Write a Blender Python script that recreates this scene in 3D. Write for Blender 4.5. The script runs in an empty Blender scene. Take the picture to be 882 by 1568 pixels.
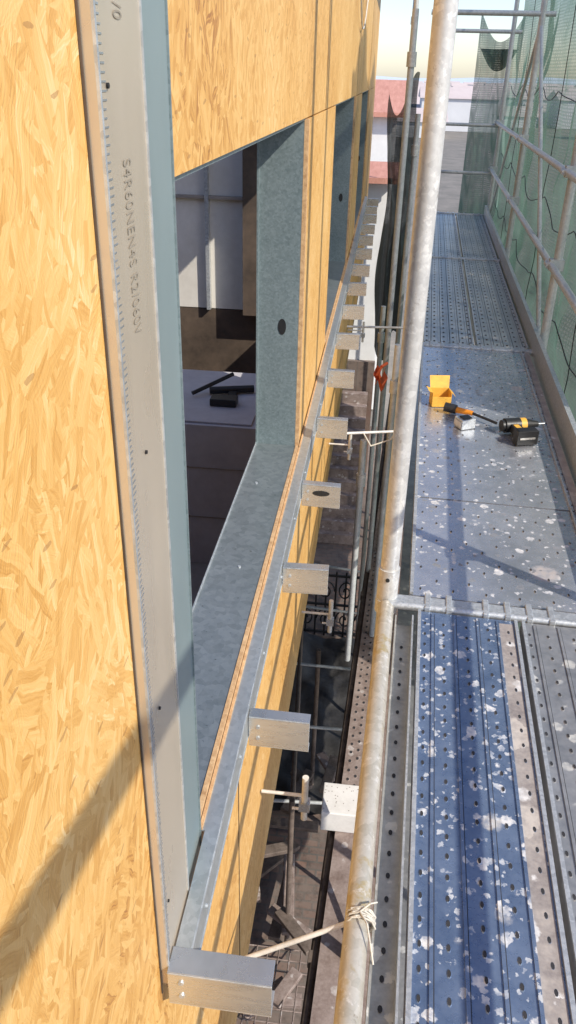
import bpy, math, random
from mathutils import Vector, Matrix, noise
random.seed(7)
scene=bpy.context.scene
scene.view_settings.view_transform='Standard'
scene.view_settings.look='None'
scene.view_settings.exposure=0
# ------------------------------------------------------------ node helpers
class NT:
    def __init__(s,name):
        s.m=bpy.data.materials.new(name); s.m.use_nodes=True
        s.t=s.m.node_tree; s.b=s.t.nodes['Principled BSDF']; s.out=s.t.nodes['Material Output']
    def n(s,typ,ins=None,**kw):
        nd=s.t.nodes.new(typ)
        for k,v in kw.items(): setattr(nd,k,v)
        for k,v in (ins or {}).items():
            if isinstance(v,bpy.types.NodeSocket): s.t.links.new(v,nd.inputs[k])
            else: nd.inputs[k].default_value=v
        return nd
    def math(s,op,a,b=0.0,c=None):
        nd=s.n('ShaderNodeMath',{0:a,1:b},operation=op)
        if c is not None:
            if isinstance(c,bpy.types.NodeSocket): s.t.links.new(c,nd.inputs[2])
            else: nd.inputs[2].default_value=c
        return nd.outputs[0]
    def mix(s,f,a,b,mode='MIX'):
        nd=s.t.nodes.new('ShaderNodeMix'); nd.data_type='RGBA'; nd.blend_type=mode
        for i,v in ((0,f),(6,a),(7,b)):
            if isinstance(v,bpy.types.NodeSocket): s.t.links.new(v,nd.inputs[i])
            else: nd.inputs[i].default_value=(v if i==0 else (v[0],v[1],v[2],1))
        return nd.outputs[2]
    def ramp(s,f,stops):
        nd=s.t.nodes.new('ShaderNodeValToRGB'); cr=nd.color_ramp
        while len(cr.elements)>1: cr.elements.remove(cr.elements[-1])
        cr.elements[0].position=stops[0][0]
        def c4(c): return (c,c,c,1) if not isinstance(c,tuple) else (c[0],c[1],c[2],1)
        cr.elements[0].color=c4(stops[0][1])
        for p,c in stops[1:]:
            e=cr.elements.new(p); e.color=c4(c)
        s.t.links.new(f,nd.inputs[0]); return nd.outputs[0]
    def obj(s): return s.n('ShaderNodeTexCoord').outputs['Object']
    def noise(s,v,scale,detail=4,rough=.6):
        return s.n('ShaderNodeTexNoise',{'Vector':v,'Scale':scale,'Detail':detail,'Roughness':rough}).outputs['Fac']
    def link(s,o,i): s.t.links.new(o,s.b.inputs[i])
    def bump(s,h,st=.3,dist=.002):
        nd=s.n('ShaderNodeBump',{'Height':h,'Strength':st,'Distance':dist}); s.link(nd.outputs[0],'Normal')

def surf(name,c1,c2,scale=8,rough=.5,metal=0.0,spots=(),bump=.2,stretch=None,bd=.002,rv=.15,pw=6.0):
    """mottled surface with optional splatter and shade-spot layers: spots=(scale,radius,colour)"""
    k=NT(name); v=k.obj()
    if stretch: 
        v2=k.n('ShaderNodeMapping',{'Vector':v,'Scale':stretch}).outputs[0]
    else: v2=v
    n1=k.noise(v2,scale,5,.65); n2=k.noise(v2,scale*6.3,3,.6)
    f=k.math('ADD',k.math('MULTIPLY',n1,.7),k.math('MULTIPLY',n2,.3))
    col=k.ramp(f,[(.36,c1),(.64,c2)])
    mask=None
    if spots:
        wn=k.n('ShaderNodeTexNoise',{'Vector':v,'Scale':70.0,'Detail':3.0,'Roughness':.7})
        wv=k.n('ShaderNodeVectorMath',{0:wn.outputs['Color'],1:(.5,.5,.5)},operation='SUBTRACT').outputs[0]
        ws=k.n('ShaderNodeVectorMath',{0:wv,'Scale':.02},operation='SCALE').outputs[0]
        vw=k.n('ShaderNodeVectorMath',{0:v,1:ws},operation='ADD').outputs[0]
        thin=k.noise(v,45.,3,.6)
        for (sc,th,cc) in spots:
            vo=k.n('ShaderNodeTexVoronoi',{'Vector':vw,'Scale':sc})
            r=k.n('ShaderNodeSeparateColor',{0:vo.outputs['Color']}).outputs[0]
            rr=k.math('MULTIPLY',k.math('POWER',r,pw),th)
            d=k.math('SUBTRACT',rr,vo.outputs['Distance'])
            mk=k.n('ShaderNodeMapRange',{0:d,1:0.0,2:.10,3:0.0,4:.9}).outputs[0]
            mk=k.math('MULTIPLY',mk,k.n('ShaderNodeMapRange',{0:thin,1:.35,2:.6,3:.45,4:1.0}).outputs[0])
            col=k.mix(mk,col,cc)
            mask=mk if mask is None else k.math('MAXIMUM',mask,mk)
    k.link(col,'Base Color')
    if mask is not None:
        k.link(k.math('MULTIPLY',k.math('SUBTRACT',1.0,mask),metal),'Metallic')
        rg=k.math('ADD',k.math('MULTIPLY',n2,rv*2),rough-rv)
        k.link(k.math('MAXIMUM',rg,k.math('MULTIPLY',mask,.85)),'Roughness')
        h=f
    else:
        k.b.inputs['Metallic'].default_value=metal
        k.link(k.math('ADD',k.math('MULTIPLY',n2,rv*2),rough-rv),'Roughness'); h=f
    if bump: k.bump(h,bump,bd)
    return k.m

def osb(name):
    k=NT(name); v=k.obj()
    sp=k.n('ShaderNodeSeparateXYZ',{0:v})
    p=k.n('ShaderNodeCombineXYZ',{0:sp.outputs[1],1:sp.outputs[2],2:0.0}).outputs[0]
    wn=k.n('ShaderNodeTexNoise',{'Vector':p,'Scale':28.0,'Detail':3.0})
    ws=k.n('ShaderNodeVectorMath',{0:wn.outputs['Color'],'Scale':.014},operation='SCALE').outputs[0]
    p=k.n('ShaderNodeVectorMath',{0:p,1:ws},operation='ADD').outputs[0]
    val=None; grain=None; h0=None
    for i,(bs,sx,sy) in enumerate(((17,18,75),(13,22,110),(21,26,85),(16,20,125))):
        off=k.n('ShaderNodeVectorMath',{0:p,1:(i*3.7,i*1.9,0)},operation='ADD').outputs[0]
        bv=k.n('ShaderNodeTexVoronoi',{'Vector':off,'Scale':float(bs)},voronoi_dimensions='2D')
        r=k.n('ShaderNodeSeparateColor',{0:bv.outputs['Color']}).outputs[0]
        ang=k.math('ADD',k.math('MULTIPLY',r,2.4),.5)
        rot=k.n('ShaderNodeVectorRotate',{'Vector':off,'Angle':ang},rotation_type='Z_AXIS').outputs[0]
        mp=k.n('ShaderNodeMapping',{'Vector':rot,'Scale':(sx,sy,1)}).outputs[0]
        fv=k.n('ShaderNodeTexVoronoi',{'Vector':mp,'Scale':1.0},voronoi_dimensions='2D')
        s3=k.n('ShaderNodeSeparateColor',{0:fv.outputs['Color']})
        g=k.n('ShaderNodeTexNoise',{'Vector':k.n('ShaderNodeMapping',{'Vector':rot,'Scale':(25,420,1)}).outputs[0],'Scale':1.0,'Detail':2.0}).outputs[0]
        if val is None: val=s3.outputs[0]; grain=g; h0=k.math('ADD',val,g)
        else:
            st=k.math('GREATER_THAN',s3.outputs[1],.55)
            val=k.mix(st,val,s3.outputs[0]); grain=k.mix(st,grain,g)
    big=k.noise(p,2.2,3,.5)
    f=k.math('ADD',k.math('MULTIPLY',val,.46),k.math('MULTIPLY',grain,.58))
    f=k.math('ADD',f,k.math('MULTIPLY',k.math('SUBTRACT',big,.5),.75))
    col=k.ramp(f,[(.10,(.36,.15,.035)),(.25,(.58,.295,.07)),(.48,(.69,.39,.115)),(.76,(.77,.48,.175)),(.96,(.83,.61,.31))])
    ch=k.n('ShaderNodeTexVoronoi',{'Vector':k.n('ShaderNodeMapping',{'Vector':p,'Rotation':(0,0,.9),'Scale':(38,150,1)}).outputs[0],'Scale':1.0},voronoi_dimensions='2D')
    cr=k.n('ShaderNodeSeparateColor',{0:ch.outputs['Color']}).outputs[2]
    cm=k.math('MULTIPLY',k.math('GREATER_THAN',cr,.978),k.math('LESS_THAN',ch.outputs['Distance'],.30))
    col=k.mix(k.math('MULTIPLY',cm,.5),col,(.28,.13,.04))
    k.link(col,'Base Color'); k.b.inputs['Roughness'].default_value=.5
    k.bump(h0,.35,.002)
    return k.m

def galv(name,c1=(.33,.36,.38),c2=(.62,.65,.66),metal=.55,rough=.42,spangle=120.,spots=(),stretch=None):
    k=NT(name); v=k.obj()
    vo=k.n('ShaderNodeTexVoronoi',{'Vector':v,'Scale':spangle})
    r=k.n('ShaderNodeSeparateColor',{0:vo.outputs['Color']}).outputs[0]
    n1=k.noise(v,4.,5,.65); n2=k.noise(v,90.,4,.7)
    f=k.math('ADD',k.math('MULTIPLY',r,.25),k.math('ADD',k.math('MULTIPLY',n1,.35),k.math('MULTIPLY',n2,.40)))
    col=k.ramp(f,[(.28,c1),(.72,c2)])
    for (sc,th,cc) in spots:
        vo2=k.n('ShaderNodeTexNoise',{'Vector':v,'Scale':sc,'Detail':5.0,'Roughness':.7}).outputs[0]
        mk=k.n('ShaderNodeMapRange',{0:vo2,1:th,2:th+.07,3:0.0,4:.7}).outputs[0]
        col=k.mix(mk,col,cc)
    k.link(col,'Base Color'); k.b.inputs['Metallic'].default_value=metal
    k.link(k.math('ADD',k.math('MULTIPLY',n2,.3),rough-.15),'Roughness')
    k.bump(n2,.10,.002); return k.m

def flat(name,c,rough=.6,metal=0.):
    return surf(name,tuple(x*.8 for x in c),tuple(min(1,x*1.15) for x in c),20,rough,metal,bump=.1)

M={}
M['osb']=osb('osb_board'); M['osb_edge']=surf('osb_edge',(.42,.23,.10),(.70,.46,.24),60,.8)
M['galv']=galv('galvanised',(.38,.40,.41),(.66,.68,.68))
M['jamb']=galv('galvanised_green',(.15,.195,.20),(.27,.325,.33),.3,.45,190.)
M['sill']=galv('galvanised_sill',(.22,.25,.25),(.36,.39,.39),.6,.33,70.)
M['track']=galv('galvanised_track',(.38,.41,.41),(.54,.57,.57),.6,.33,90.)
M['flange']=surf('flange_face',(.54,.46,.35),(.62,.53,.41),2,.30,.45,bump=.04,stretch=(1,1,.3))
M['greenface']=surf('flange_green_shade',(.21,.275,.28),(.27,.335,.335),2,.38,.3,bump=.04,stretch=(1,1,.3))  # darker blue-green tone painted in for the stud's shaded turned face
M['tab']=surf('bracket_metal',(.60,.58,.53),(.70,.68,.62),3,.28,.75,bump=.05,stretch=(1,1,6))
M['tabtop']=surf('bracket_metal_sky_tint',(.44,.47,.49),(.56,.58,.60),4,.28,.75,bump=.05)  # blue-grey tint paints the sky's reflection on the bracket's top flange
M['pole']=galv('pole_metal',(.50,.49,.47),(.72,.71,.68),.35,.40,50.,spots=((30.,.56,(.84,.82,.78)),(16.,.62,(.27,.23,.19))))
M['pole_far']=galv('pole_metal_far',(.45,.47,.47),(.64,.65,.64),.3,.5,50.)
M['rustpole']=galv('ledger_metal',(.42,.39,.32),(.62,.58,.51),.35,.45,50.,spots=((7.,.57,(.44,.33,.13)),(30.,.57,(.76,.73,.68)),(22.,.61,(.22,.17,.12))))
M['rustdark']=surf('weathered_steel',(.10,.075,.06),(.22,.17,.14),12,.7,.2)
W=(.72,.71,.70)
M['blue']=surf('plank_blue',(.125,.18,.285),(.22,.285,.40),7,.30,.5,spots=((30.,.76,W),(11.,.36,(.52,.50,.48)),(75.,.9,(.55,.57,.6))),bump=.35)  # blue tone paints sky reflected in galvanised steel; spots are plaster
M['stain']=surf('plank_stain',(.26,.23,.22),(.48,.43,.39),14,.6,.2,spots=((20.,.8,W),(9.,.7,(.55,.5,.45))),bump=.35)
M['grey']=surf('plank_grey',(.38,.40,.44),(.57,.58,.61),3,.26,.65,spots=((20.,.58,W),(60.,.8,(.65,.65,.66)),(6.,.40,(.42,.38,.36)),(35.,.7,(.16,.17,.19))),bump=.25,pw=10.0)  # dark bluish spots paint small bits of shadow; pale ones are plaster
M['grey2']=surf('plank_grey_dark',(.24,.25,.26),(.41,.41,.41),7,.38,.5,spots=((26.,.65,(.5,.5,.48)),),bump=.3)
M['channel']=surf('channel_grey',(.32,.31,.28),(.50,.49,.45),14,.5,.4,spots=((30.,.7,(.62,.6,.55)),),bump=.3)
M['far']=surf('plank_far',(.35,.38,.38),(.54,.56,.56),5,.38,.5,spots=((16.,.65,(.58,.58,.56)),),bump=.3)
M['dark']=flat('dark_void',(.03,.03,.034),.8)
M['black']=flat('black_plastic',(.02,.02,.02),.45)
M['yellow']=flat('yellow_carton',(.76,.42,.06),.55)
M['orange']=flat('orange_plastic',(.8,.28,.02),.4)
M['white']=surf('plaster_white',(.62,.58,.51),(.74,.70,.63),4,.85,bump=.2)
M['block']=surf('block_white',(.70,.67,.63),(.82,.79,.75),9,.85,bump=.3)
M['whitehouse']=surf('render_white',(.76,.75,.73),(.87,.86,.84),1.5,.9,bump=.1)
M['roof']=surf('roof_tile',(.50,.22,.16),(.66,.33,.25),2.5,.8,bump=.4,stretch=(6,1,1))
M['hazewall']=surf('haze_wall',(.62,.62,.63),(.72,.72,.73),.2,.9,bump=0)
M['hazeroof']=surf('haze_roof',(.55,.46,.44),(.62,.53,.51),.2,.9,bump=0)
M['dark_wall_shade']=surf('dark_wall_and_shade',(.05,.035,.025),(.12,.085,.06),4,.9)
M['room']=surf('room_grey',(.24,.205,.17),(.36,.31,.27),3,.9)
M['lav']=surf('board_stack',(.42,.40,.42),(.54,.52,.54),4,.8)
M['iron']=flat('wrought_iron',(.02,.02,.022),.5,.3)
M['whitepole']=surf('white_pole',(.55,.53,.49),(.78,.76,.72),20,.5,.1)
M['rope']=flat('rope',(.62,.58,.5),.9)
M['red']=flat('red_cloth',(.65,.12,.04),.8)
M['pinkwood']=surf('weathered_board',(.17,.12,.10),(.34,.27,.24),10,.8,spots=((20.,.6,(.5,.45,.42)),))
M['asph']=surf('ground_earth',(.16,.15,.13),(.27,.24,.21),.6,.95)

def brickmat(name,c1,c2,mo,mul):
    k=NT(name); v=k.obj()
    br=k.n('ShaderNodeTexBrick',{'Vector':v,'Color1':(*c1,1),'Color2':(*c2,1),'Mortar':(*mo,1),'Scale':3.0,'Mortar Size':.03})
    n=k.noise(v,1.3,5,.75)
    c=k.mix(k.ramp(n,[(.4,0.),(.6,.85)]),br.outputs[0],mul)
    n2=k.noise(v,9,4,.7)
    c=k.mix(k.ramp(n2,[(.5,0.),(.7,.6)]),c,(.05,.04,.035))
    k.link(c,'Base Color'); k.b.inputs['Roughness'].default_value=.9; k.bump(br.outputs['Fac'],.4,.01); return k.m
M['brick']=brickmat('brick_paving',(.20,.12,.09),(.13,.09,.075),(.10,.09,.08),(.19,.15,.125))

def netmat(name,c,dens,wv=.10,nv=.6):
    k=NT(name); v=k.obj()
    sp=k.n('ShaderNodeSeparateXYZ',{0:v})
    wy=k.math('SINE',k.math('MULTIPLY',k.math('ADD',sp.outputs[1],sp.outputs[0]),260.))
    wz=k.math('SINE',k.math('MULTIPLY',sp.outputs[2],260.))
    w=k.math('MULTIPLY',k.math('MAXIMUM',wy,wz),wv)
    n=k.noise(v,1.6,5,.7)
    low=k.n('ShaderNodeMapRange',{0:sp.outputs[2],1:-.3,2:1.4,3:.16,4:0.0}).outputs[0]
    al=k.math('ADD',k.math('ADD',w,k.math('ADD',low,dens)),k.math('MULTIPLY',k.math('SUBTRACT',n,.5),nv))
    al=k.math('MINIMUM',k.math('MAXIMUM',al,0.08),.97)
    col=k.ramp(n,[(.35,tuple(x*.6 for x in c)),(.65,c)])
    d=k.n('ShaderNodeBsdfDiffuse',{'Color':col}).outputs[0]
    tl=k.n('ShaderNodeBsdfTranslucent',{'Color':col}).outputs[0]
    m1=k.n('ShaderNodeMixShader',{0:.4,1:d,2:tl}).outputs[0]
    tr=k.n('ShaderNodeBsdfTransparent').outputs[0]
    m2=k.n('ShaderNodeMixShader',{0:al,1:tr,2:m1}).outputs[0]
    k.t.links.new(m2,k.out.inputs[0]); return k.m
M['net']=netmat('green_net',(.18,.29,.23),.68,.12,.8)
M['netdark']=netmat('dark_net',(.07,.10,.10),.85,.03)

# ------------------------------------------------------------ mesh builder
class MB:
    def __init__(s): s.v=[];s.f=[];s.mi=[];s.mats=[];s.sm=[]
    def mat(s,m):
        if m not in s.mats: s.mats.append(m)
        return s.mats.index(m)
    def add(s,vs,fs,m,smooth=False):
        o=len(s.v); s.v+= [tuple(x) for x in vs]; i=s.mat(m)
        for f in fs: s.f.append([a+o for a in f]); s.mi.append(i); s.sm.append(smooth)
    def box(s,a,b,m,T=None):
        x0,y0,z0=a;x1,y1,z1=b
        vs=[(x0,y0,z0),(x1,y0,z0),(x1,y1,z0),(x0,y1,z0),(x0,y0,z1),(x1,y0,z1),(x1,y1,z1),(x0,y1,z1)]
        if T: vs=[T(*p) for p in vs]
        s.add(vs,[(0,3,2,1),(4,5,6,7),(0,1,5,4),(1,2,6,5),(2,3,7,6),(3,0,4,7)],m)
    def cyl(s,p,q,r,m,n=16,r2=None,caps=True):
        p=Vector(p);q=Vector(q);d=(q-p).normalized();r2=r if r2 is None else r2
        u=d.orthogonal().normalized();w=d.cross(u)
        vs=[];
        for c,rr in((p,r),(q,r2)):
            for i in range(n):
                a=2*math.pi*i/n; vs.append(c+u*math.cos(a)*rr+w*math.sin(a)*rr)
        s.add(vs,[(i,(i+1)%n,n+(i+1)%n,n+i) for i in range(n)],m,True)
        if caps: s.add(vs,[tuple(range(n-1,-1,-1)),tuple(range(n,2*n))],m)
    def tube(s,pts,r,m,n=8):
        pts=[Vector(p) for p in pts]
        for a,b in zip(pts[:-1],pts[1:]): s.cyl(a,b,r,m,n)
    def disc(s,c,rx,ry,m,T=None,n=8,axis='z'):
        vs=[]
        for i in range(n):
            a=2*math.pi*i/n+.2; x=math.cos(a)*rx;y=math.sin(a)*ry
            p={'z':(c[0]+x,c[1]+y,c[2]),'y':(c[0]+x,c[1],c[2]+y),'x':(c[0],c[1]+x,c[2]+y)}[axis]
            vs.append(T(*p) if T else p)
        fc=tuple(range(n)) if axis!='y' else tuple(range(n-1,-1,-1))
        s.add(vs,[fc],m)
    def ring(s,c,r0x,r0y,r1x,r1y,h,m,T=None,n=8):
        vs=[]
        for (rx,ry,z) in((r1x,r1y,0),(r0x,r0y,h)):
            for i in range(n):
                a=2*math.pi*i/n+.2; p=(c[0]+math.cos(a)*rx,c[1]+math.sin(a)*ry,c[2]+z)
                vs.append(T(*p) if T else p)
        s.add(vs,[(i,(i+1)%n,n+(i+1)%n,n+i) for i in range(n)],m)
    def grid(s,fn,nu,nv,m,smooth=True):
        vs=[fn(i/nu,j/nv) for j in range(nv+1) for i in range(nu+1)]
        s.add(vs,[(j*(nu+1)+i,j*(nu+1)+i+1,(j+1)*(nu+1)+i+1,(j+1)*(nu+1)+i) for j in range(nv) for i in range(nu)],m,smooth)
    def make(s,name,parent=None,bevel=0):
        me=bpy.data.meshes.new(name); me.from_pydata(s.v,[],s.f)
        for m in s.mats: me.materials.append(M[m])
        me.polygons.foreach_set('material_index',s.mi); me.polygons.foreach_set('use_smooth',s.sm); me.update()
        o=bpy.data.objects.new(name,me); scene.collection.objects.link(o)
        if parent: o.parent=parent
        if bevel:
            b=o.modifiers.new('b','BEVEL'); b.width=bevel; b.segments=2; b.limit_method='ANGLE'
        return o
def empty(name):
    o=bpy.data.objects.new(name,None); scene.collection.objects.link(o); return o

CAMZ=1.54
# ============================================================ BUILDING
bld=empty('timber_frame_house')
XF=-.22; XI=-.34
wins=[(.847,2.33),(3.48,5.26),(6.35,8.0)]
ZS,ZL,ZB,ZT=.50,1.44,-.61,2.32
m=MB()
def wall(y0,y1,z0,z1): m.box((XI,y0,z0),(XF,y1,z1),'osb')
wall(-1.6,.80,ZS,ZT)
wall(-1.6,10.5,ZB,ZS-.004)
wall(2.352,3.478,ZS,ZL); wall(5.282,6.348,ZS,ZL); wall(8.02,10.5,ZS,ZL)
wall(.80,2.0,ZL+.004,ZT); wall(2.0,4.4,ZL+.004,1.86); wall(4.4,10.5,ZL+.004,ZT)  # middle stretch cut low, out of view, to let sun reach the room
m.make('osb_cladding',bld)
m=MB()
for y in (2.95,5.4,7.9): m.box((XF,y,ZL+.006),(XF+.0015,y+.003,1.858 if y<4.4 else ZT),'dark_wall_shade')
for y in (1.22,3.66): m.box((XF,y,ZB),(XF+.0015,y+.003,ZS-.09),'dark_wall_shade')
m.make('board_joint',bld)
m=MB()
for (a,b) in wins:
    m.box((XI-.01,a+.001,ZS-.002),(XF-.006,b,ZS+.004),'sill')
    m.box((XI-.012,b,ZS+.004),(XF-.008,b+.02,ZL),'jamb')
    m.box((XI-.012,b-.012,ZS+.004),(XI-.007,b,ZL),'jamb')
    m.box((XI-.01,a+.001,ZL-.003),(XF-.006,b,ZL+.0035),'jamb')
    m.box((XF-.0075,b+.001,ZS+.004),(XF+.004,b+.02,ZL),'osb_edge')
    m.box((XF-.005,a,ZS-.003),(XF+.003,b,ZS+.006),'osb_edge')
    m.box((XF,b+.020,ZS),(XF+.002,b+.024,ZL),'dark_wall_shade')
    m.disc((-.276,b-.0015,.885),.012,.024,'black',axis='y',n=20)
    m.box((XI-.012,a+.001,ZS+.004),(XI-.010,b,ZS+.012),'galv')
    for yy in (a+.3,a+.75,a+1.2):
        m.cyl((-.30+.02*math.sin(yy*9),yy,ZS+.004),(-.30+.02*math.sin(yy*9),yy,ZS+.007),.004,'galv',8)
m.make('window_lining',bld)
m=MB()
m.box((XF+.001,.623,.46),(XF+.010,.747,ZT),'flange')
m.box((XF+.010,.623,.46),(XF+.0125,.627,ZT),'galv')
m.box((XF+.010,.744,.46),(XF+.0115,.747,ZT),'galv')
m.box((XF-.03,.7475,.46),(XF+.006,.847,ZT),'greenface')
m.box((XF+.006,.844,.46),(XF+.008,.847,ZT),'jamb')
m.box((XF+.0005,.6205,.44),(XF+.002,.6225,ZT),'dark_wall_shade')  # dark strip painting the shadow gap beside the flange
for z in [.6+.31*i for i in range(6)]:
    m.cyl((XF+.010,.665+.02*math.sin(z*7),z),(XF+.012,.665+.02*math.sin(z*7),z),.002,'iron',8)
z=.5
while z<2.2:
    m.box((XF+.0102,.633,z),(XF+.0106,.633+.006+.005*random.random(),z+.0014),'tabtop'); z+=.006
m.make('vertical_stud',bld)
M['ink']=flat('ink_grey',(.30,.26,.20),.7)
for (txt,z0) in (('PRODUCTO 2/0',1.68),('S4R60NEN4S R2/060V',1.478)):
    cu=bpy.data.curves.new('printed_lettering','FONT'); cu.body=txt; cu.size=.030; cu.align_x='LEFT'
    cu.space_character=1.15
    o=bpy.data.objects.new('printed_lettering',cu); scene.collection.objects.link(o); cu.materials.append(M['ink'])
    o.parent=bld
    s_=.45
    o.matrix_world=Matrix(((0,0,1,XF+.0108),(0,1,0,.672),(-s_,0,0,z0),(0,0,0,1)))
m=MB()
XO=-.185
m.box((XF+.013,.655,ZS-.012),(XO,8.6,ZS-.009),'track')
m.box((XO-.003,.655,ZS-.085),(XO,8.6,ZS-.0125),'track')
m.box((XO,.655,ZS-.016),(XO+.0015,8.6,ZS-.012),'galv')
m.box((XO,.655,ZS-.085),(XO+.0015,8.6,ZS-.082),'galv')
m.box((XF+.003,.85,ZS-.012),(XF+.013,8.6,ZS-.009),'track')
m.box((XF+.004,.85,ZS-.009),(XF+.009,8.6,ZS-.004),'osb_edge')
for y in [.75+.3*i for i in range(24)]: m.cyl((XO,y,ZS-.05),(XO+.003,y,ZS-.05),.004,'galv',8)
m.make('sill_track',bld)
# folded C-section brackets: web facing the viewer, narrow top and bottom flanges, open back
m=MB()
ys=[.615,1.135,1.665,2.135]+[2.66+.54*i for i in range(12)]
for i,y in enumerate(ys):
    x1=-.070+random.uniform(-.004,.004); x0=XO+.002 if i else XF+.012
    t=.0016; z1=ZS-.03; z0=ZS-.105; dp=.024; dr=random.uniform(-.004,.004)
    if i==0: dp=.036; z1=ZS;z0=ZS-.07; dr=-.002
    def Tb(x,y_,z_,x0=x0,dr=dr): return (x,y_,z_+(x-x0)*dr*8)
    m.box((x0,y,z1-t),(x1,y+dp,z1),'tabtop',Tb)
    m.box((x0,y,z0+t),(x1,y+t,z1-t-.0003),'tab',Tb)
    m.box((x0,y,z0),(x1,y+dp,z0+t-.0003),'tab',Tb)
    m.box((x0,y-.0012,z1-.0035),(x1,y-.0001,z1-.0005),'galv',Tb)
    m.cyl(Tb(x0+.018,y-.002,z0+.05),Tb(x0+.018,y,z0+.05),.004,'galv',8)
    m.cyl(Tb(x0+.018,y-.002,z0+.022),Tb(x0+.018,y,z0+.022),.004,'galv',8)
    if i==3: m.disc(((x0+x1)/2,y-.0012,(z0+z1)/2+.008),.026,.009,'black',axis='y',n=18)
m.make('sill_brackets',bld,bevel=.0008)
m=MB()
m.box((-4.2,-1.6,ZT),(XF+.05,1.2,ZT+.06),'osb_edge')
m.box((-4.2,4.4,ZT),(XF+.05,10.6,ZT+.06),'osb_edge')  # roof left open before this slab, unseen, so sky lights the room
m.box((-4.2,8.6,ZT+.064),(XF+.22,10.75,ZT+.14),'roof')
m.make('roof_eave',bld)
m=MB()
m.box((-4.2,-1.6,-.55),(XI-.012,10.4,-.50),'room')
m.box((-4.2,4.5,.36),(XI-.012,4.6,ZT),'white')
m.box((-4.2,4.5,-.5),(XI-.012,4.6,.355),'dark_wall_shade')  # lower wall coloured dark to paint the unlit part below the sunlit plaster
m.box((-4.3,-1.6,-.5),(-4.2,10.4,ZT),'room')
m.box((-4.2,-1.7,-.5),(XI,-1.6,ZT),'room')
m.box((-4.2,10.4,-.5),(XI,10.5,ZT),'room')
m.box((-.74,4.38,.36),(XI-.013,4.497,ZT),'dark_wall_shade')
m.box((-.96,4.46,.36),(-.94,4.497,ZT),'galv')
m.box((-1.6,4.47,.95),(-.74,4.497,.965),'room')
m.make('room_interior',bld)
m=MB()
m.box((-1.7,3.15,-.5),(-.46,3.85,.205),'lav')
for z in (-.25,.0): m.box((-1.7,3.146,z),(-.46,3.1499,z+.006),'room')
m.box((-1.68,3.17,.206),(-.50,3.84,.214),'lav')
m.make('insulation_stack',None,bevel=.01)
m=MB()
m.box((-.72,3.35,.216),(-.60,3.42,.25),'black'); m.cyl((-.75,3.5,.235),(-.55,3.56,.235),.018,'black',10)
m.box((-.66,3.42,.216),(-.62,3.52,.235),'iron'); m.cyl((-.82,3.45,.235),(-.66,3.62,.28),.01,'black',10)
m.make('hand_tool',None,bevel=.004)
m=MB()
m.box((-4.3,-1.6,-5),(-1.9,10.4,-.62),'dark_wall_shade')
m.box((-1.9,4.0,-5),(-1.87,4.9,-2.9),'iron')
m.make('ground_floor_wall',bld)

# ============================================================ SCAFFOLD
A=.043
def S(lx,ly,z): return (.115+lx+A*ly, ly-A*lx, z)
sc=empty('scaffold')
m=MB()
bays=[-.8,2.26,5.26,8.26,11.26]
for i,y in enumerate(bays):
    mt='pole' if i<2 else 'pole_far'
    for lx in (-.106,.74):
        r=.0295 if lx<0 else .027
        if i>1: r=.027
        m.cyl(S(lx,y,-5),S(lx,y,3.6),r,mt,24)
        for z in (-2.02,-.03):
            m.cyl(S(lx,y,z-.02),S(lx,y,z+.03),r+.008,mt,20)
        for z in (.55,1.08):
            if lx>0: 
                m.box((lx-.05,y-.035,z-.03),(lx+.035,y+.035,z+.035),mt,S); m.cyl(S(lx-.06,y-.05,z),S(lx-.06,y+.05,z),.016,mt,10)
for (x,y,z0,z1) in ((.09,5.6,-5,1.9),(.13,8.0,-5,2.6),(.16,11.2,-5,2.4),(.05,6.6,-5,-.1),(.62,12.4,-3,3),(.14,4.7,-5,.15),(.20,7.0,-5,1.3),(-.02,4.4,-2,-.35)):
    m.cyl((x,y,z0),(x,y,z1),.020,'pole_far',14)
    m.cyl((x,y,z1-.30),(x,y,z1-.22),.030,'pole',12)
m.make('standards',sc)
m=MB()
m.cyl(S(-.106,2.26,.0),S(-.106,2.26,.12),.035,'pole',24)
p=S(-.106,2.26,.09); m.cyl((p[0]-.004,p[1]-.038,p[2]),(p[0]-.004,p[1]-.034,p[2]),.007,'black',12)
m.make('base_collar',sc)
m=MB()
m.cyl(S(-.105,-1.2,-.005),S(-.105,2.22,-.01),.026,'rustpole',20)
m.cyl(S(-.105,2.3,-.02),S(-.105,11.3,-.02),.022,'pole_far',14)
m.cyl(S(.74,-1.2,-.03),S(.74,11.3,-.03),.024,'pole_far',14)
for z in (.55,1.08): m.cyl(S(.70,-1.2,z),S(.70,11.4,z+.0),.022,'pole_far',14)
m.cyl(S(-.27,-1,-2.05),S(-.27,11.3,-2.05),.024,'rustdark',12)
m.cyl(S(-.106,-1,-1.0),S(-.106,11.3,-1.0),.02,'pole_far',12)
for y in (8.26,11.26):
    m.cyl(S(-.2,y,2.05),S(.85,y,2.05),.022,'pole_far',12)
m.cyl(S(-.12,11.26,1.05),S(.75,11.26,1.05),.02,'pole_far',12)
m.cyl(S(-.12,11.26,.5),S(.75,11.26,.5),.02,'pole_far',12)
m.cyl(S(.74,5.3,-.1),S(.74,8.2,1.95),.016,'pole_far',10)
m.cyl(S(.74,8.3,1.95),S(.74,11.2,-.1),.016,'pole_far',10)
m.cyl(S(.74,-2.2,2.57),S(.74,.6,1.78),.026,'pole_far',12)  # unseen brace added to cast the slanting shadow on the near cladding
m.cyl(S(-.1,2.3,-2.0),S(-.1,5.2,-.1),.014,'whitepole',10)
m.cyl(S(-.1,5.3,-.1),S(-.1,8.2,-2.0),.014,'whitepole',10)
m.make('ledgers_and_rails',sc)
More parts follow.
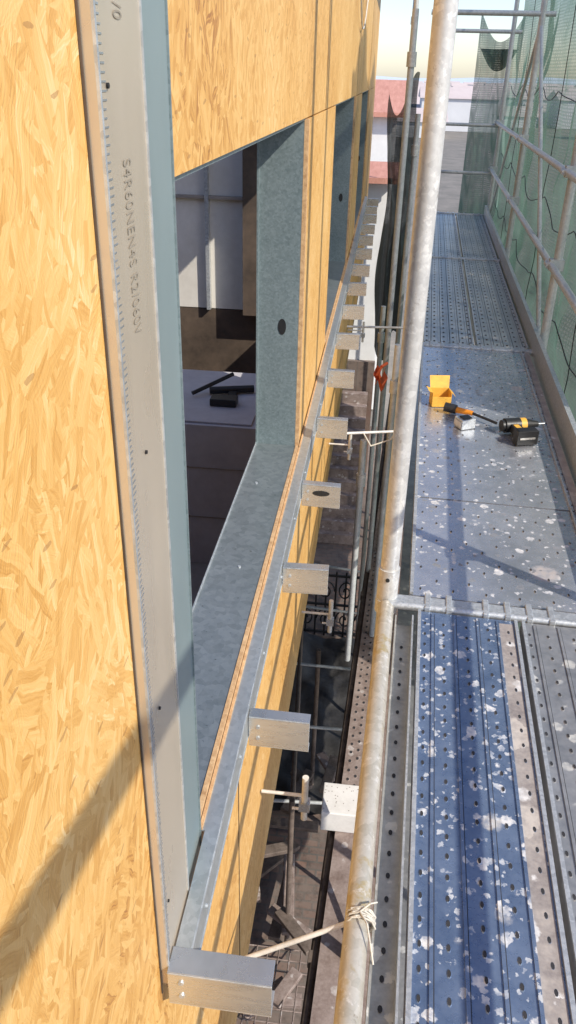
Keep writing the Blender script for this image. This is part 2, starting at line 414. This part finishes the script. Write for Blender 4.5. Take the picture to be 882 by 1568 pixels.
def holes(m,lx0,lx1,y0,y1,z,rows,step,rx,ry,rim='galv',stag=True):
    for r in range(rows):
        lx=lx0+(lx1-lx0)*(r+.5)/rows
        y=y0+step*(.5 if (r%2 and stag) else .1)+.03
        while y<y1-.03:
            jy=y+random.uniform(-.002,.002)
            m.ring((lx,jy,z),rx,ry,rx*1.4,ry*1.3,.0018,rim,S)
            m.disc((lx,jy,z+.0014),rx*1.02,ry*1.02,'dark',S)
            y+=step
def panel(name,lx0,lx1,y0,y1,mat,ribs,rows,step,rx,ry,z=0,edge=True,rim='galv',bands=None,w=.008,dk=.0025):
    m=MB()
    m.box((lx0,y0,z-.05),(lx1,y1,z),mat,S)
    for q in ribs:
        lx=lx0+(lx1-lx0)*q
        m.box((lx-w/2,y0+.01,z),(lx+w/2,y1-.01,z+.004),mat,S)
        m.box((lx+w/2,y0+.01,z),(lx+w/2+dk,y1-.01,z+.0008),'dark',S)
    if edge:
        m.box((lx0,y0,z),(lx0+.010,y1,z+.008),'galv',S); m.box((lx1-.010,y0,z),(lx1,y1,z+.008),'galv',S)
    rr=[0]+list(ribs)+[1]
    for a,b in zip(rr[:-1],rr[1:]):
        l0=lx0+(lx1-lx0)*a;l1=lx0+(lx1-lx0)*b
        if l1-l0>.03: holes(m,l0+.008,l1-.008,y0,y1,z,rows,step,rx,ry,rim)
    if bands:
        for (a,b,mm) in bands:
            m.box((lx0+(lx1-lx0)*a,y0+.02,z+.0004),(lx0+(lx1-lx0)*b,y1-.02,z+.0012),mm,S)
    return m.make(name,sc,bevel=0)
panel('deck_plank_blue',0,.318,-1.2,2.20,'blue',(.15,.37,.60,.80),1,.055,.0038,.008,bands=((.815,.955,'stain'),),rim='blue')
panel('deck_plank_side',.332,.66,-1.2,2.20,'grey2',(.12,.35,.6,.85),1,.055,.0038,.008,rim='grey2')
panel('deck_sheet_front',-.03,.655,2.29,3.02,'grey',(),12,.14,.0034,.009,edge=False,rim='grey')
panel('deck_sheet_rear',-.03,.655,3.026,5.20,'grey',(),11,.15,.0034,.009,z=.003,edge=False,rim='grey')
m=MB()
for (a,b) in ((2.29,3.02),(3.026,5.2)):
    m.box((-.03,a,.0035),(-.018,b,.012),'galv',S); m.box((.60,a,.0035),(.606,b,.014),'galv',S); m.box((.62,a,.0035),(.655,b,.008),'stain',S)
m.make('deck_trim',sc)
for k_,(y0,y1) in enumerate(((5.3,8.2),(8.3,11.2))):
    panel('deck_plank_far',-.02,.31,y0,y1,'far',(.12,.31,.50,.69,.88),1,.11,.007,.016,rim='far',w=.012,dk=.005)
    panel('deck_plank_far',.33,.66,y0,y1,'far',(.12,.31,.50,.69,.88),1,.11,.007,.016,rim='far',w=.012,dk=.005)
m=MB()
m.box((-.07,-1.2,-.06),(-.018,2.18,-.05),'channel',S); m.box((-.072,-1.2,-.06),(-.068,2.18,-.012),'channel',S); m.box((-.018,-1.2,-.06),(-.013,2.18,-.004),'galv',S)
y=-1
while y<2.1:
    m.disc((-.045,y,-.0485),.005,.008,'dark',S); y+=.06
m.make('side_channel',sc)
m=MB()
for y in bays:
    mt='galv'
    m.box((-.10,y-.035,-.02),(.74,y+.012,.010),mt,S)
    m.cyl(S(-.10,y-.04,.002),S(.74,y-.04,.002),.013,mt,14)
    for lx in (.03,.10,.22,.29,.36,.43,.55,.62):
        m.box((lx-.010,y-.056,-.01),(lx+.010,y+.03,.015),'galv',S)
for y in (2.26,5.26,8.26): m.box((-.3,y-.03,-2.08),(.74,y+.03,-2.03),'rustdark',S)
m.make('transoms',sc,bevel=.003)
m=MB()
m.box((.675,-1.2,-.03),(.70,11.2,.13),'galv',S)
m.make('toe_board',sc)
m=MB()
m.box((-.25,-1.2,-2.05),(-.02,11.2,-2.0),'pinkwood',S)
m.box((0,-1.2,-2.05),(.32,11.2,-2.0),'grey2',S); m.box((.34,-1.2,-2.05),(.66,11.2,-2.0),'grey2',S)
holes(m,-.24,-.03,3,10,-2.0,5,.07,.008,.012,'pinkwood')
m.make('lower_deck',sc)
m=MB()
m.cyl((-.21,1.02,-.13),(.055,1.07,.0),.0055,'whitepole',10)
random.seed(5)
c=Vector((.063,1.07,-.003))
pts=[]
for k_ in range(46):
    a=k_*.75; pts.append(c+Vector((math.cos(a)*.031,(k_-23)*.0006+random.uniform(-.002,.002),math.sin(a)*.031)))
m.tube(pts,.0022,'rope',6)
m.tube([(.06,1.07,.028),(.075,1.04,.035),(.083,1.01,.02),(.092,.985,-.01)],.002,'rope',6); m.tube([(.06,1.07,.028),(.08,1.085,.036),(.095,1.10,.022)],.002,'rope',6)
m.cyl((-.2,3.7,-.03),(.16,3.8,-.03),.007,'whitepole',10); m.tube([(.16,3.8,.0),(.12,3.78,-.07),(.02,3.75,-.10),(-.02,3.74,-.03)],.004,'rope',6)
m.cyl((-.2,5.5,.02),(.22,5.55,.02),.008,'whitepole',10)
for y,z in ((1.56,-.2),(2.72,-.42),(4.2,-.3),(6.2,-.2)):
    m.cyl((-.215,y,z),(-.10,y,z),.005,'whitepole',10)
    m.cyl((-.095,y,z-.09),(-.095,y,z+.07),.009,'whitepole',14)
    m.box((-.110,y-.014,z-.05),(-.080,y+.014,z-.02),'tabtop'); m.cyl((-.11,y-.016,z-.035),(-.128,y-.016,z-.035),.004,'whitepole',8)
m.make('wall_ties',sc)

m=MB()
m.box((-.09,2.95,-1.995),(.12,3.16,-1.86),'block')
for i in range(26):
    m.disc((random.uniform(-.08,.11),random.uniform(2.97,3.14),-1.859),.003,.003,'room')
m.make('aerated_concrete_block',None,bevel=.006)

# ============================================================ NETS
def hn(x,y,z): return noise.noise(Vector((x,y,z)))
m=MB()
def f1(u,v):
    y=3.75+u*7.65; z=-3.5+v*6.8
    sag=.10*abs(math.sin((y-2.26)/3*math.pi))**.7
    lx=.83+sag*(1 if z>0 else .4)+.10*hn(y*1.4,z*1.2,3)+.05*hn(y*4,z*3,8)
    if v>.93: z-=.25*abs(math.sin((y-2.26)/3*math.pi))
    return S(lx,y,z)
m.grid(f1,150,90,'net')
def f2(u,v):
    lx=.36+u*.52; z=-1.5+v*3.75
    y=11.42+.06*hn(lx*6,z*1.5,1)+.05*math.sin(lx*22+z)
    if v>.9: z-=.3*math.sin(u*math.pi)
    return S(lx,y,z)
m.grid(f2,40,60,'net')
m.make('debris_net')
m=MB()
for z in (1.5,.75,.2):
    pts=[]
    for i in range(75):
        y=3.8+i*.1; pts.append(S(.80+.03*hn(y*2,z,0),y,z-.09*abs(math.sin((y-2.26)*math.pi/1.5))+.06*hn(y*1.5,z,5)))
    m.tube(pts,.004,'iron',5)
for y in (4.6,6.8,9.7):
    m.tube([S(.80+.02*hn(t,y,0),y+.12*hn(t*.6,y,2),t*.25-.2) for t in range(15)],.003,'iron',5)
m.make('net_cord')
m=MB()
def f3(u,v):
    z=-1.2+v*2.6; x=-.02+u*.28+.06*hn(z*1.2,u,0); w=.10*math.sin(u*14+z*2)
    return (x,9.2+w+.06*hn(u*4,z*2,4),z-.2*math.sin(u*5))
m.grid(f3,40,60,'netdark')
m.make('gathered_net')
m=MB()
m.grid(lambda u,v:(.02+.07*u+.012*math.sin(v*6),5.0+.03*math.sin(u*8),-.22+.10*v+.03*math.sin(u*7)),10,12,'red')
m.tube([(.03,5.0,-.15),(.055,5.0,-.09),(.09,5.05,-.08)],.010,'red',8)
m.make('red_rag')

# ============================================================ TOOLS ON THE DECK
def TR(cx,cy,cz,ang,s=1):
    c,s_=math.cos(ang),math.sin(ang)
    return lambda x,y,z:(cx+s*(x*c-y*s_),cy+s*(x*s_+y*c),cz+s*z)
m=MB(); T=TR(.372,4.13,.006,.15,.92)
t=.003; a,b,h=.055,.045,.085
m.box((-a,-b,0),(a,b,t),'yellow',T); m.box((-a,-b,t),(-a+t,b,h),'yellow',T); m.box((a-t,-b,t),(a,b,h),'yellow',T)
m.box((-a+t,-b,t),(a-t,-b+t,h*.7),'yellow',T); m.box((-a+t,b-t,t),(a-t,b,h),'yellow',T)
vs=[T(-a,b,h),T(a,b,h),T(a+.004,b+.03,h+.065),T(-a-.004,b+.03,h+.065)]; m.add(vs,[(0,1,2,3)],'yellow')
vs=[T(-a,-b,h),T(-a,b,h),T(-a-.025,b,h+.01),T(-a-.025,-b,h+.01)]; m.add(vs,[(0,1,2,3)],'yellow')
vs=[T(a,-b,h),T(a,b,h),T(a+.025,b,h-.025),T(a+.025,-b,h-.025)]; m.add(vs,[(0,1,2,3)],'yellow')
m.make('yellow_carton_box')
def drill(name,cx,cy,ang,col,s=1.0):
    m=MB(); T=TR(cx,cy,.006,ang,s)
    C=lambda p,q,r,mm,n=14,r2=None: m.cyl(T(*p),T(*q),r*s,mm,n,None if r2 is None else r2*s)
    C((-.055,0,.033),(.01,0,.033),.030,'black',18)
    C((.01,0,.033),(.035,0,.033),.029,col,18)
    C((-.068,0,.033),(-.055,0,.033),.024,'black',18)
    C((.035,0,.033),(.062,0,.033),.026,'black',18,.020)
    C((.062,0,.033),(.092,0,.033),.018,'black',16,.012)
    C((.092,0,.033),(.125,0,.033),.004,'galv',8)
    m.box((-.04,-.095,.015),(-.005,-.02,.048),'black',T)
    m.box((-.034,-.080,.0485),(-.012,-.035,.0505),col,T)
    m.box((-.060,-.14,.004),(.028,-.095,.062),'black',T)
    m.box((-.050,-.1425,.028),(.015,-.1405,.036),'tab',T)
    m.box((-.055,-.135,.0625),(.022,-.100,.064),'iron',T)
    m.box((-.004,-.05,.024),(.008,-.03,.040),'iron',T)
    m.make(name,None,bevel=.003*s)
drill('cordless_drill',.73,3.80,.30,'yellow',1.2)
m=MB(); T=TR(.485,3.83,.006,.5)
m.box((-.045,-.035,0),(.035,.035,.05),'galv',T); m.box((-.03,-.025,.051),(.02,.02,.056),'black',T); m.box((-.05,-.03,.012),(-.046,.03,.04),'white',T)
m.make('steel_tool_case',None,bevel=.004)
m=MB()
m.cyl((.445,4.00,.03),(.53,3.96,.03),.017,'orange',14,.012); m.cyl((.53,3.96,.03),(.64,3.85,.028),.007,'black',10)
m.cyl((.39,4.02,.035),(.45,4.00,.03),.024,'black',14)
m.make('screwdriver')

# ============================================================ YARD BELOW
m=MB(); m.box((-8,-6,-5.02),(6,16,-5.0),'brick'); m.make('paved_yard')
m=MB(); m.add([(-3000,-3000,-5.05),(3000,-3000,-5.05),(3000,3000,-5.05),(-3000,3000,-5.05)],[(0,1,2,3)],'asph'); m.make('ground')
m=MB()
gx,gy,gz=-.75,8.6,-5.0; gw,gh=1.0,.95
for z in (.06,.5,gh): m.box((gx,gy-.012,gz+z-.015),(gx+gw,gy+.012,gz+z+.015),'iron')
for i in range(9):
    x=gx+gw*i/8; m.cyl((x,gy,gz),(x,gy,gz+gh+.06),.013,'iron',8)
for i in range(4):
    cx=gx+gw*(i+.5)/4
    for cz,sg in ((.72,1),(.28,-1)):
        pts=[]
        for k_ in range(22):
            a=k_*.45; r=.11*(1-k_/26)
            pts.append((cx+sg*r*math.cos(a),gy-.01,gz+cz+r*1.5*math.sin(a)))
        m.tube(pts,.010,'iron',6)
m.make('wrought_iron_gate')
M['yard_dark']=surf('yard_dark_sheet',(.012,.012,.014),(.045,.042,.04),3,.6,bump=.5,bd=.03)  # black sheet added below the gate to paint the yard's dark openings
m=MB()
m.grid(lambda u,v:(-1.5+u*1.9,5.6+v*2.9,-4.93+.10*hn(u*4,v*5,1)+.05*hn(u*12,v*14,6)),40,50,'yard_dark')
m.make('yard_dark_sheet')
random.seed(11)
m=MB()
for i in range(16):
    x=random.uniform(-.9,-.1); y=random.uniform(3.2,6.4); a=random.uniform(-1,1)+(1.57 if i%2 else 0); l=random.uniform(.25,.8)
    T=TR(x,y,-4.99+.05*i*.6+.07,a)
    m.box((-l/2,-.05,0),(l/2,.05,.045),random.choice(['pinkwood','rustdark','pinkwood','rustdark']),T)
m.make('timber_pile',None,bevel=.006)
m=MB()
for (x,y) in ((-.35,4.2),(-.3,6.0),(-.55,7.0)):
    m.cyl((x,y,-5),(x,y,-3.2),.022,'rustdark',12)
for z in (-4.6,-3.9,-3.3): m.cyl((-.35,4.2,z),(-.55,7.0,z),.016,'rustdark',10)
for i,y in enumerate((4.3,5.1,5.9,6.8,7.6)): m.cyl((-1.2,y,-3.4+.05*i),(.2,y+.1,-3.4),.014,'pole_far',10)
m.make('trestle_frame')
m=MB()
for i in range(9): m.cyl((-.75+i*.09,3.0,-4.3),(-.75+i*.09,4.0,-4.7),.006,'pinkwood',6)
for j in range(9): m.cyl((-.75,3.0+j*.125,-4.3-j*.05),(-.03,3.0+j*.125,-4.3-j*.05),.006,'pinkwood',6)
m.make('wire_mesh_sheet')
# ============================================================ NEIGHBOURS
def house(name,x0,x1,y0,y1,z0,ze,zr,wallm='whitehouse',wins_=()):
    e=empty(name)
    m=MB(); m.box((x0,y0,z0),(x1,y1,ze),wallm)
    m.make('walls',e)
    m=MB(); o_=.18; ym=(y0+y1)/2
    v=[(x0-o_,y0-o_,ze),(x1+o_,y0-o_,ze),(x1+o_,y1+o_,ze),(x0-o_,y1+o_,ze),(x0-o_,ym,zr),(x1+o_,ym,zr)]
    m.add(v,[(0,1,5,4),(2,3,4,5),(1,2,5),(3,0,4),(0,3,2,1)],'roof'); 
    m.box((x0-o_,y0-o_-.03,ze-.06),(x1+o_,y0-o_,ze+.02),'roof')
    m.make('tiled_roof',e)
    m=MB()
    for (x,z,w,h) in wins_:
        m.box((x,y0-.03,z),(x+w,y0-.004,z+h),'dark'); m.box((x-.05,y0-.05,z-.08),(x+w+.05,y0-.004,z-.02),'whitehouse')
    m.make('windows',e)
house('white_house',-7,.10,17,23,-5,.95,1.5,wins_=((-.9,-.6,.5,.9),(-.9,-3.2,.5,1.0),(-2.6,-.6,.7,.9)))
house('annex_house',-5,.02,13.0,15.5,-5,.22,.34,wins_=((-1.3,-1.8,.6,.9),))
m=MB(); m.box((-5,12.9,-5),(.03,12.995,-2.6),'brick'); m.make('brick_plinth')
m=MB()
for i in range(12): m.box((-.9,11.0+i*.15,-5+i*.16),(-.05,11.15+i*.15,-5+(i+1)*.16),'pinkwood')
m.make('brick_steps')
m=MB()
random.seed(3)
for i in range(700):
    y=random.uniform(110,800); x=random.uniform(-.25,.75)*y; w=random.uniform(5,13); h=random.uniform(2,6); zb=-5
    zz=zb+h*.7
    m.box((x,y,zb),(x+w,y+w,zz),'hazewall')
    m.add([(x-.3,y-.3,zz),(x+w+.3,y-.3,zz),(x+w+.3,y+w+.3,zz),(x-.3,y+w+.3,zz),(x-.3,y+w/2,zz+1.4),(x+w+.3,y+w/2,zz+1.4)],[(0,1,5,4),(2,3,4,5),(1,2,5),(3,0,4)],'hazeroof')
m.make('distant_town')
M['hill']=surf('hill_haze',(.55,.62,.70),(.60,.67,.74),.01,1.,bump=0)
m=MB()
def hf(u,v):
    x=(u-.45)*3600; r=math.sin(v*math.pi)
    return (x,1500+v*600,-8+r*(14+8*hn(u*14,0,1)+3*hn(u*50,0,3)))
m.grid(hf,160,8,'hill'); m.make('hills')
m=MB()
m.tube([(XF+.015,4.5+t*.14,2.2-.55*math.sin(t/14*math.pi)**.8+.02*t) for t in range(15)],.004,'whitepole',6)  # thin pale tube looping along the upper wall
m.make('pale_loop')

# ============================================================ LIGHT, SKY, CAMERA
ts=Vector((.62,-.42,.62)).normalized()
L=bpy.data.lights.new('sun','SUN'); L.energy=5.0; L.angle=math.radians(.6); L.color=(1,.94,.83)
lo=bpy.data.objects.new('sun',L); scene.collection.objects.link(lo); lo.rotation_euler=ts.to_track_quat('Z','Y').to_euler()
w=bpy.data.worlds.new('World'); scene.world=w; w.use_nodes=True
nt=w.node_tree; bg=nt.nodes['Background']; sk=nt.nodes.new('ShaderNodeTexSky'); sk.sky_type='NISHITA'; sk.sun_disc=False
sk.sun_elevation=math.asin(ts.z); sk.sun_rotation=math.atan2(ts.x,ts.y); sk.dust_density=.6; sk.air_density=1.0
mx=nt.nodes.new('ShaderNodeMix'); mx.data_type='RGBA'; mx.blend_type='MULTIPLY'; mx.inputs[0].default_value=1.0
mx.inputs[7].default_value=(1.22,1.22,1.36,1); nt.links.new(sk.outputs[0],mx.inputs[6])
nt.links.new(mx.outputs[2],bg.inputs[0]); bg.inputs[1].default_value=.15
cam=bpy.data.cameras.new('camera'); co=bpy.data.objects.new('camera',cam); scene.collection.objects.link(co)
cam.sensor_fit='VERTICAL'; cam.sensor_height=24; cam.lens=24*1226/1568; cam.clip_start=.02; cam.clip_end=6000
Z=Vector((61,2246,1226)).normalized(); Y=Vector((164,664,-1226)); Y=(Y-Z*Y.dot(Z)).normalized(); X=Y.cross(Z)
R=Matrix((X,Y,Z)).to_4x4(); co.matrix_world=Matrix.Translation((0,0,CAMZ))@R
scene.camera=co
